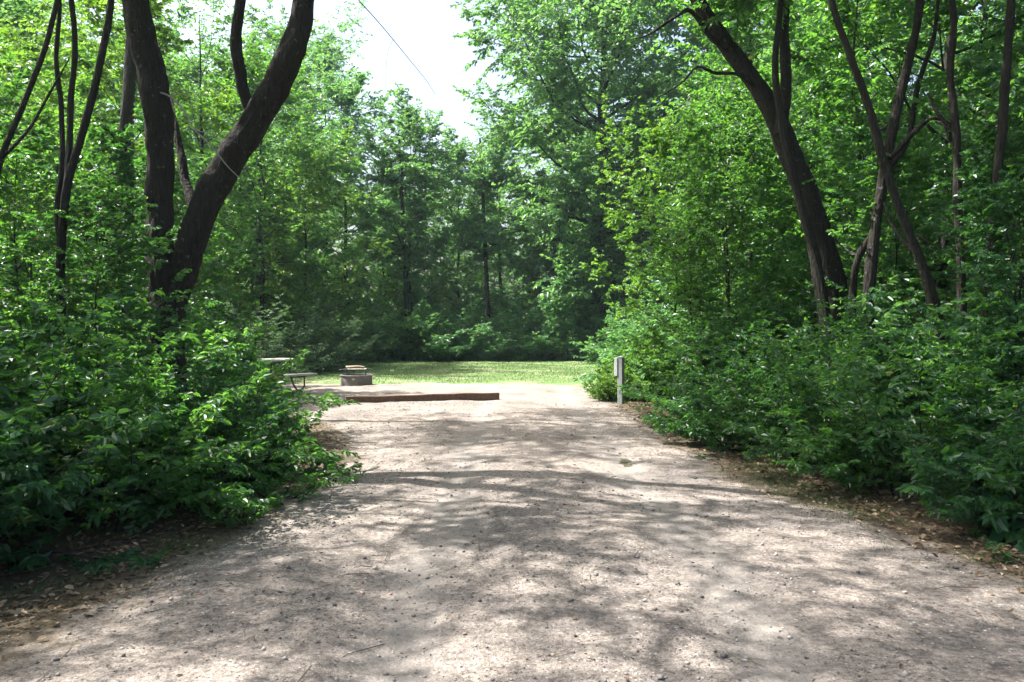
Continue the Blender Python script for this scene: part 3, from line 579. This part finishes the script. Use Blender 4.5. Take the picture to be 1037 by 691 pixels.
fork = hero('forked_tree', 'thick dark forked trunk standing in the shrubs left of the drive', 'tree', 9.0, [
    ('trunk', [(168, 490, 0), (168, 400, 0), (169, 330, 0), (167, 300, 0), (163, 262, 0), (162, 215, 0), (163, 160, -.05), (158, 105, -.1), (147, 50, -.1), (137, 0, -.15), (131, -50, -.2), (120, -150, -.3), (95, -330, -.5), (60, -560, -.8)],
              [21, 18.5, 17, 15.5, 13.5, 12.5, 13, 13.8, 13.3, 12.6, 12, 11, 8, 4]),
    ('limb', [(172, 335, 0), (180, 295, 0), (192, 253, 0), (210, 203, 0), (240, 152, .05), (271, 101, .1), (296, 50, .1), (308, 0, .1), (315, -50, 0), (345, -150, -.2), (390, -280, -.4), (420, -420, -.6)],
             [12, 13, 13.8, 14.2, 14.5, 14.2, 13, 10.5, 10, 8.5, 6.5, 4]),
    ('branch', [(258, 125, .1), (250, 105, .1), (243, 75, .05), (239, 40, 0), (243, 5, 0), (252, -60, 0), (250, -200, .2), (235, -330, .4)], [6, 5.8, 5.8, 5.6, 5, 4.5, 3.5, 2]),
    ('branch', [(196, 210, .1), (188, 185, .3), (183, 155, .4), (177, 125, .5), (172, 100, .8)], [5, 4.5, 4, 3.2, 2]),
    ('dead_twig', [(156, 92, -.15), (172, 98, -.25), (186, 112, -.3), (196, 130, -.35), (214, 148, -.42), (230, 168, -.45), (243, 181, -.5)], [1.0, .9, .85, .75, .65, .5, .25]),
    ('dead_twig', [(172, 98, -.25), (184, 95, -.35), (194, 99, -.4)], [.6, .4, .2]),
    ('dead_twig', [(196, 130, -.35), (206, 134, -.45), (222, 133, -.5)], [.5, .35, .15])],
    [((-6.2, 7.9, 8.8), 2.5, 6, .11, (9, 3, 6)), ((-1.6, 8.0, 9.0), 2.4, 8, .11, (9, 3, 6)), ((-3.4, 8.7, 9.5), 2.5, 7, .11, (9, 3, 6)), ((-4.2, 7.0, 11.5), 2.6, 5, .11, (9, 3, 6)), ((-5.4, 9.8, 9.6), 2.3, 5, .11, (9, 3, 6)), ((0.3, 8.6, 9.6), 2.2, 9, .11, (9, 3, 6)), ((-1.6, 6.6, 9.4), 2.0, 6, .11, (9, 3, 6)), ((-2.6, 9.6, 11.6), 2.3, 7, .11, (9, 3, 6)), ((1.0, 10.8, 10.2), 2.2, 9, .11, (9, 3, 6)), ((-4.6, 5.6, 9.4), 2.3, 11, .11, (9, 3, 6)), ((-2.6, 5.4, 9.2), 2.3, 11, .11, (9, 3, 6)), ((-6.6, 5.4, 9.8), 2.3, 9, .11, (9, 3, 6)), ((-0.8, 5.4, 9.6), 2.2, 10, .11, (9, 3, 6)), ((-1.4, 7.4, 10.4), 2.2, 9, .11, (9, 3, 6)), ((-4.8, 3.8, 9.4), 2.2, 8, .11, (9, 3, 6))], 101)
hero('slender_tree', 'thin dark trunk dividing in two at the far left, left of the forked trunk', 'tree', 8.0, [
    ('trunk', [(72, 500, 0), (68, 400, 0), (62, 320, 0), (62, 250, 0), (68, 190, 0), (82, 140, 0), (98, 80, 0), (110, 20, 0), (116, -40, 0), (130, -200, 0), (140, -380, .2)], [9, 7.5, 6.5, 6, 6, 5.5, 5.5, 5, 4.5, 3.5, 2]),
    ('limb', [(67, 200, 0), (70, 150, .1), (72, 100, .2), (76, 40, .2), (70, -20, .2), (60, -150, .3)], [5, 4.5, 4.5, 4, 4, 2]),
    ('branch', [(62, 262, .0), (58, 215, .08), (63, 165, .15), (62, 110, .2), (57, 60, .2), (60, 0, .2), (50, -80, .2)], [4, 4, 4, 3.6, 3.4, 3, 2])],
    [((-4.2, 8.0, 7.6), 1.9, 5, .10, (8, 4, 8))], 102, BARK_GREY, thin=.66)
hero('slender_tree', 'thin leaning stems crossing the left picture edge', 'tree', 7.5, [
    ('trunk', [(-60, 560, 0), (-45, 380, 0), (-20, 250, 0), (0, 165, 0), (22, 110, 0), (45, 50, 0), (58, 0, 0), (75, -80, 0), (95, -220, 0)], [8, 7, 5, 4.5, 4, 4, 3.5, 3, 1.5]),
    ('branch', [(2, 160, 0), (30, 130, .3), (50, 95, .4), (70, 60, .5)], [3, 2.5, 2, 1])],
    [((-4.8, 7.5, 6.6), 1.6, 4, .09, (8, 4, 8))], 103, BARK_GREY, thin=.66)
hero('leaning_tree', 'thick dark trunk leaning left out of the shrubs right of the drive', 'tree', 12.5, [
    ('trunk', [(852, 450, 0), (848, 360, 0), (840, 290, 0), (828, 235, 0), (812, 185, 0), (790, 130, 0), (768, 90, 0), (738, 48, 0), (715, 15, 0), (690, -30, 0), (650, -110, 0), (600, -200, .3)], [20, 17, 16, 14.5, 12.5, 11.5, 10.5, 9, 8, 7, 5, 3]),
    ('limb', [(790, 135, -.1), (796, 90, -.2), (794, 40, -.2), (796, -10, -.2), (800, -120, 0)], [7, 6, 5, 4.5, 3]),
    ('branch', [(742, 52, 0), (722, 40, -.2), (700, 12, -.3), (686, 16, -.4), (668, 28, -.4), (655, 36, -.4), (640, 40, -.4)], [3.6, 3, 2.4, 1.8, 1.6, 1, .5]),
    ('branch', [(770, 92, 0), (748, 76, -.3), (724, 74, -.5), (706, 68, -.6), (690, 84, -.7), (665, 100, -.8)], [2.6, 2, 1.6, 1.3, 1, .4])],
    [((3.2, 12.5, 7.6), 2.3, 12, .11, (8, 6, 10)), ((1.9, 12.6, 9.2), 2.0, 10, .11, (8, 6, 10)), ((5.0, 12.2, 8.0), 2.4, 11, .11, (8, 6, 10)), ((2.2, 13.6, 10.4), 2.3, 15, .11, (8, 5, 9)), ((3.8, 10.8, 9.6), 2.3, 15, .11, (8, 5, 9)), ((5.6, 9.4, 9.6), 2.4, 13, .11, (8, 5, 9)), ((6.2, 12.6, 10.6), 2.5, 13, .11, (8, 5, 9)), ((1.6, 9.2, 10.0), 2.0, 9, .11, (8, 4, 8)), ((0.6, 12.8, 11.2), 2.0, 8, .11, (8, 4, 8))], 104, thin=.9)
hero('slender_tree', 'slim trunk running up beside the thick leaning trunk on the right', 'tree', 11.8, [
    ('trunk', [(862, 480, 0), (842, 350, 0), (826, 260, 0), (806, 190, 0), (793, 130, 0), (785, 70, 0), (790, 10, 0), (795, -60, 0), (800, -200, 0)], [9, 7.5, 7, 6.5, 6, 5.5, 4.5, 4, 2])],
    [((4.2, 11.8, 6.9), 1.8, 10, .095, (8, 5, 10))], 105, BARK_GREY, thin=.6)
hero('crossing_tree', 'trunk leaning left and crossing another in an X on the right', 'tree', 9.5, [
    ('trunk', [(965, 520, 0), (955, 400, 0), (948, 320, 0), (932, 265, 0), (912, 215, 0), (895, 165, 0), (880, 110, 0), (862, 60, 0), (845, 10, 0), (835, -50, 0), (825, -200, 0)], [11, 9.5, 8.5, 6.5, 6, 5.5, 5.5, 5, 4.5, 4, 2]),
    ('branch', [(930, 262, 0), (912, 240, .1), (902, 225, .2), (895, 205, .3)], [3, 2.5, 2, 1])],
    [((3.9, 9.5, 6.6), 1.8, 11, .095, (8, 5, 10))], 106, BARK_GREY, thin=.7)
hero('crossing_tree', 'darker upright trunk crossing behind the leaning one in an X on the right', 'tree', 10.5, [
    ('trunk', [(878, 480, 0), (880, 360, 0), (880, 290, 0), (888, 220, 0), (900, 150, 0), (912, 95, 0), (925, 45, 0), (932, 0, 0), (938, -80, 0), (940, -200, 0)], [10, 8.5, 8, 7.5, 7, 6.5, 6, 5.5, 4.5, 2.5]),
    ('limb', [(886, 235, 0), (872, 255, .1), (865, 280, .2), (862, 320, .3)], [4, 5, 5, 5.5]),
    ('branch', [(898, 175, .1), (920, 140, .3), (930, 85, .4), (945, 40, .5), (950, 0, .6)], [4.5, 4, 3.6, 3, 2]),
    ('branch', [(902, 160, -.1), (925, 135, -.2), (945, 120, -.3), (968, 128, -.3)], [4, 3.2, 2.4, 1.4])],
    [((5.2, 10.5, 7.2), 2.0, 11, .10, (8, 5, 10))], 107, thin=.7)
hero('slender_tree', 'slim dark trunk second from the right picture edge', 'tree', 9.8, [
    ('trunk', [(978, 500, 0), (975, 380, 0), (974, 290, 0), (970, 200, 0), (968, 130, 0), (962, 80, 0), (966, 30, 0), (963, -20, 0), (960, -160, 0)], [8, 7, 6, 5.5, 5.5, 5, 4.5, 4, 2]),
    ('branch', [(968, 135, 0), (950, 115, .1), (940, 95, .2)], [3, 2.5, 2])],
    [((5.4, 9.8, 7.0), 1.8, 10, .095, (8, 5, 10))], 108, thin=.7)
hero('slender_tree', 'slim dark trunk at the right picture edge', 'tree', 9.2, [
    ('trunk', [(992, 500, 0), (994, 380, 0), (1000, 280, 0), (1008, 200, 0), (1015, 130, 0), (1020, 60, 0), (1024, 0, 0), (1030, -120, 0)], [9, 8, 6.5, 6, 6, 5.5, 5, 3])],
    [((5.6, 9.2, 6.4), 1.8, 10, .095, (8, 5, 10))], 109, thin=.7)
for q, (px, d, rr, lab) in enumerate([(410, 36, 2.6, 'straight dark trunk beneath the sky gap'), (492, 39, 2.4, 'thin dark trunk at the middle of the far wood')]):
    hero('straight_tree', lab, 'tree', d, [('trunk', [(px, 400, 0), (px + 2, 330, 0), (px, 260, 0), (px - 3, 200, 0), (px - 6, 140, 0)], [rr * 1.3, rr, rr * .9, rr * .7, rr * .4])],
         [(at(px - 3, 185, d), 2.2, 12, .15, (8, 6, 10)), (at(px, 250, d), 2.0, 9, .15, (8, 6, 10))], 120 + q, BARK_GREY, LEAF_FAR, 10)
hero('overhanging_tree', 'straight dark trunk behind the bushes left of the forked trunk', 'tree', 14.5, [
    ('trunk', [(118, 420, 0), (122, 330, 0), (128, 240, 0), (126, 150, 0), (133, 60, 0), (140, -40, 0), (150, -200, 0), (170, -360, 0)], [8, 7, 6.5, 6, 5.5, 5, 4, 2]),
    ('limb', [(140, -40, 0), (200, -110, .3), (270, -170, .6), (340, -230, 1)], [4, 3, 2, 1])],
    [((-6.4, 14.6, 9.6), 2.4, 11, .11, (9, 3, 6)), ((-4.2, 16.2, 10.2), 2.4, 12, .11, (9, 3, 6)), ((-4.8, 13.0, 9.4), 2.4, 11, .11, (9, 3, 6)), ((-2.4, 13.6, 10.4), 2.4, 12, .11, (9, 3, 6)), ((-5.2, 15.6, 12.4), 2.5, 9, .11, (9, 3, 6)), ((-1.4, 11.0, 10.6), 2.3, 11, .11, (9, 3, 6)), ((-3.4, 11.2, 9.8), 2.3, 11, .11, (9, 3, 6)), ((-2.6, 16.0, 12.4), 2.4, 10, .11, (9, 3, 6)), ((-7.2, 12.4, 10.4), 2.4, 11, .11, (9, 3, 6))], 140)
# ---- canopy trees that stand just outside the picture and shade the drive
for key, x, y, sc in [('sparse', -10.5, 7.0, 1), ('sparse', -8.5, 3.5, .95), ('sparse', -7.2, .6, .9), ('tall1', 10.5, 7.0, .9), ('tall3', 8.5, 3.0, .9)]:
    place(key, 'woodland_tree', x, y, sc, 'tall shade tree standing just outside the picture beside the drive', 'tree', 'shade trees outside the picture')
hang = hero('vine_strand', 'thin bare vine slanting down across the white sky gap', 'vine', 20, [
    ('strand', [(338, -30, -2), (363, 0, 0), (381, 20, 2), (398, 40, 3), (415, 61, 5), (432, 82, 8), (441, 96, 10)], [.6, .58, .52, .48, .42, .35, .3]),
    ('side_shoot', [(398, 40, 3), (393, 52, 3), (391, 70, 3.2), (390, 95, 3.5)], [.25, .22, .2, .15])], [], 130, BARK_GREY, None, 6, 0)

# ------------------------------------------------------------------ things in the clearing
WOOD_PALE = simple('weathered_plank', (0.50, 0.46, 0.41), .85, 0, .2, 9, .3)
WOOD_BROWN = simple('treated_timber', (0.115, 0.068, 0.045), .9, 0, .35, 14, .6, .01)
STEEL = simple('rusty_steel', (0.165, 0.150, 0.142), .75, .2, .25, 12, .3)
PIPE = simple('dull_pipe', (0.10, 0.105, 0.105), .6, .5, .2, 30, .1)
GREYPOST_SHADED = simple('grey_painted_wood_shaded', (0.19, 0.215, 0.21), .7, 0, .1, 12, .15)  # grey paint, colour darkened to give the post's right side its shade
BOXGREY = simple('grey_enamel', (0.38, 0.40, 0.40), .45, .1, .05, 8, .05, .001)
# parking timber
a0 = at(349, 405, 0)
tx0, ty0 = (350 - 518.5) / FPX * 16.2, 16.2; tx1, ty1 = (505 - 518.5) / FPX * 16.9, 16.9
L = math.hypot(tx1 - tx0, ty1 - ty0); ang = math.atan2(ty1 - ty0, tx1 - tx0)
rt = empty('parking_timber', ((tx0 + tx1) / 2, (ty0 + ty1) / 2, .05), ang, 'long brown squared timber lying across the end of the gravel', 'timber')
bm = bmesh.new(); bmesh.ops.create_cube(bm, size=1)
bmesh.ops.subdivide_edges(bm, edges=[e for e in bm.edges if abs((e.verts[0].co - e.verts[1].co).x) > .5], cuts=24)
for v_ in bm.verts:
    xx = v_.co.x * L; v_.co = (xx, v_.co.y * .15 + .012 * math.sin(xx * 2.1), v_.co.z * .145 + .066 + .01 * math.sin(xx * 1.7) + .004 * math.sin(xx * 9))
bmesh.ops.bevel(bm, geom=[e for e in bm.edges if abs((e.verts[0].co - e.verts[1].co).x) > .05], offset=.012, segments=2, affect='EDGES')
me = bpy.data.meshes.new('beam'); bm.to_mesh(me); bm.free(); link('beam', me, WOOD_BROWN, rt)
for sx in (-1.35, 0.2, 1.4):
    m_ = MB(); tube(m_, [(sx, 0, .10), (sx, 0, .15)], [.012, .012], 8); m_.build('spike', PIPE, rt)
# fire ring
d = 20.9; c0 = at(361, 390, d); fr = empty('fire_ring', (c0[0], c0[1], .045), R(8), 'round rusty steel fire ring with a raised cooking grate', 'fire ring')
m_ = MB(); n_ = 48; th = np.linspace(0, 2 * np.pi, n_, endpoint=False); Ro, Ri, Hh = .395, .375, .27
sec = [(Ro, 0), (Ro, Hh), (Ro - .002, Hh + .008), (Ri, Hh + .008), (Ri - .002, Hh), (Ri, 0)]
V = np.array([[(r_ * math.cos(a), r_ * math.sin(a), z_) for a in th] for r_, z_ in sec]).reshape(-1, 3)
F = [[i * n_ + j, i * n_ + (j + 1) % n_, (i + 1) * n_ + (j + 1) % n_, (i + 1) * n_ + j] for i in range(len(sec) - 1) for j in range(n_)]
m_.add(V, F, .5, False); m_.build('ring_wall', STEEL, fr)
m_ = MB(); tube(m_, [(.405 * math.cos(a), .405 * math.sin(a), Hh - .01) for a in np.linspace(0, 6.283, 49)], .008, 6); m_.build('rim', STEEL, fr)
m_ = MB(); box(m_, (-.06, -.398, .18), (.07, .004, .05), bev=.002); m_.build('plate', simple('pale_tag', (.5, .42, .3), .6), fr)
m_ = MB(); m_.add([(q * math.cos(a) , q * math.sin(a), .07 if q else .11) for q in (0, .2, .37) for a in th[::4]], [[i * 12 + j, i * 12 + (j + 1) % 12, (i + 1) * 12 + (j + 1) % 12, (i + 1) * 12 + j] for i in range(2) for j in range(12)]); m_.build('ash_bed', simple('ash', (.12, .115, .11), .95, 0, .5, 25, .8, .02), fr)
gr_ = MB()
for q in np.linspace(-.2, .2, 13): tube(gr_, [(-.22, q, .42), (.24, q, .42)], .006, 5)
for q in (-.22, .0, .24): tube(gr_, [(q, -.21, .42), (q, .21, .42)], .008, 5)
go = gr_.build('grate', simple('grate_steel', (.36, .31, .28), .5, .5), fr)
m_ = MB(); tube(m_, [(-.22, -.15, .42), (-.32, -.15, .415), (-.42, -.17, .40)], .009, 6); m_.build('handle', PIPE, go)
m_ = MB(); tube(m_, [(.24, .12, .42), (.34, .12, .41), (.44, .12, .36)], .009, 6); m_.build('handle', PIPE, go)
for sx, sy in ((-.24, -.18), (.24, -.16), (-.2, .22), (.22, .22)):
    m_ = MB(); box(m_, (sx, sy, .315), (.03, .012, .2), bev=.002); m_.build('bracket', PIPE, fr)
lg = MB(); rg2 = np.random.default_rng(3)
P_, r_ = smooth_path([(-.24, .05, .455), (0, -.02, .47), (.22, .03, .455)], [.033, .038, .03], 14); tube(lg, P_, r_, 10, .06, rg2)
fw = lg.build('firewood_log', simple('log_bark', (.30, .22, .16), .9, 0, .3, 18, .6), None); fw.location = fr.location + Vector((-.02, -.05, 0)); tag(fw, 'short brown split log lying on the fire ring grate', 'log')
# picnic table
tb = at(297, 397, 17.6); pt = empty('picnic_table', (-5.5, 17.9, .05), R(54), 'pale wooden picnic table on bent pipe legs half hidden by leaves', 'picnic table')
LT = 1.85
for nm, ys, zz in (('tabletop', (-.31, -.155, 0, .155, .31), .755), ('bench_seat', (-.80, -.66), .45), ('bench_seat', (.66, .80), .45)):
    m_ = MB(); wd_ = .145 if nm == 'tabletop' else .13
    for q in ys: box(m_, (0, q, zz), (LT, wd_, .04), bev=.006)
    m_.build(nm, WOOD_PALE, pt)
for sx in (-.62, .62):
    m_ = MB(); P_, r_ = smooth_path([(sx, -.27, .72), (sx, -.3, .6), (sx, -.42, .25), (sx, -.62, .035), (sx, -.4, .02), (sx, .4, .02), (sx, .62, .035), (sx, .42, .25), (sx, .3, .6), (sx, .27, .72)], [.022] * 10, 60)
    tube(m_, P_, r_, 8); lo = m_.build('pipe_leg', PIPE, pt)
    m_ = MB(); tube(m_, [(sx, -.82, .415), (sx, .82, .415)], .02, 8); tube(m_, [(sx, -.32, .722), (sx, .32, .722)], .02, 8)
    for s_ in (-1, 1): tube(m_, [(sx, s_ * .80, .415), (sx, s_ * .80, .2), (sx, s_ * .60, .04)], .018, 8)
    m_.build('crossbar', PIPE, lo)
# meter post
p = at(629, 410, 16.4); mp = empty('meter_post', (p[0], p[1], 0.0), R(-38), 'grey square electric hookup post with a metal box at the drive edge', 'utility post')
m_ = MB(); box(m_, (0, 0, .43), (.10, .10, 1.02), bev=.006); m_.build('post', GREYPOST_SHADED, mp)
m_ = MB(); m_.add([(-.056, -.056, .94), (.056, -.056, .94), (.056, .056, .94), (-.056, .056, .94), (0, 0, .975)], [(0, 1, 4, 4)][:0] or [[0, 1, 4], [1, 2, 4], [2, 3, 4], [3, 0, 4]]); m_.add([(-.056, -.056, .94), (.056, -.056, .94), (.056, .056, .94), (-.056, .056, .94)], [[3, 2, 1, 0]]); m_.build('cap', GREYPOST_SHADED, mp)
m_ = MB(); box(m_, (-.085, 0, .745), (.07, .13, .36), bev=.008); bo = m_.build('meter_box', BOXGREY, mp)
m_ = MB(); box(m_, (-.124, 0, .72), (.008, .115, .27), bev=.003); lo = m_.build('lid', BOXGREY, bo)
m_ = MB(); box(m_, (-.131, 0, .60), (.008, .03, .015), bev=.002); m_.build('latch', PIPE, bo)
m_ = MB(); tube(m_, [(-.064, 0, .57), (-.064, 0, -.05)], .014, 8); m_.build('conduit', BOXGREY, mp)
m_ = MB(); box(m_, (-.052, 0, .28), (.004, .09, .55), bev=.001); m_.build('lit_face', simple('sunlit_face_white', (.55, .55, .53), .6, 0, .08), mp)  # pale sheet that paints the sunlight on the post's left face

# ------------------------------------------------------------------ haze
HZ = bpy.data.materials.new('haze'); HZ.use_nodes = True; t = HZ.node_tree; t.nodes.clear()
pv = t.nodes.new('ShaderNodeVolumePrincipled'); ou = t.nodes.new('ShaderNodeOutputMaterial'); t.links.new(pv.outputs[0], ou.inputs['Volume'])
pv.inputs['Color'].default_value = (.70, .95, 1, 1); pv.inputs['Density'].default_value = 0.0005; pv.inputs['Anisotropy'].default_value = 0.3
m_ = MB(); box(m_, (0, 35, 12), (150, 130, 27)); tag(m_.build('haze', HZ), 'thin bluish summer haze over the clearing', 'haze', kind='stuff')
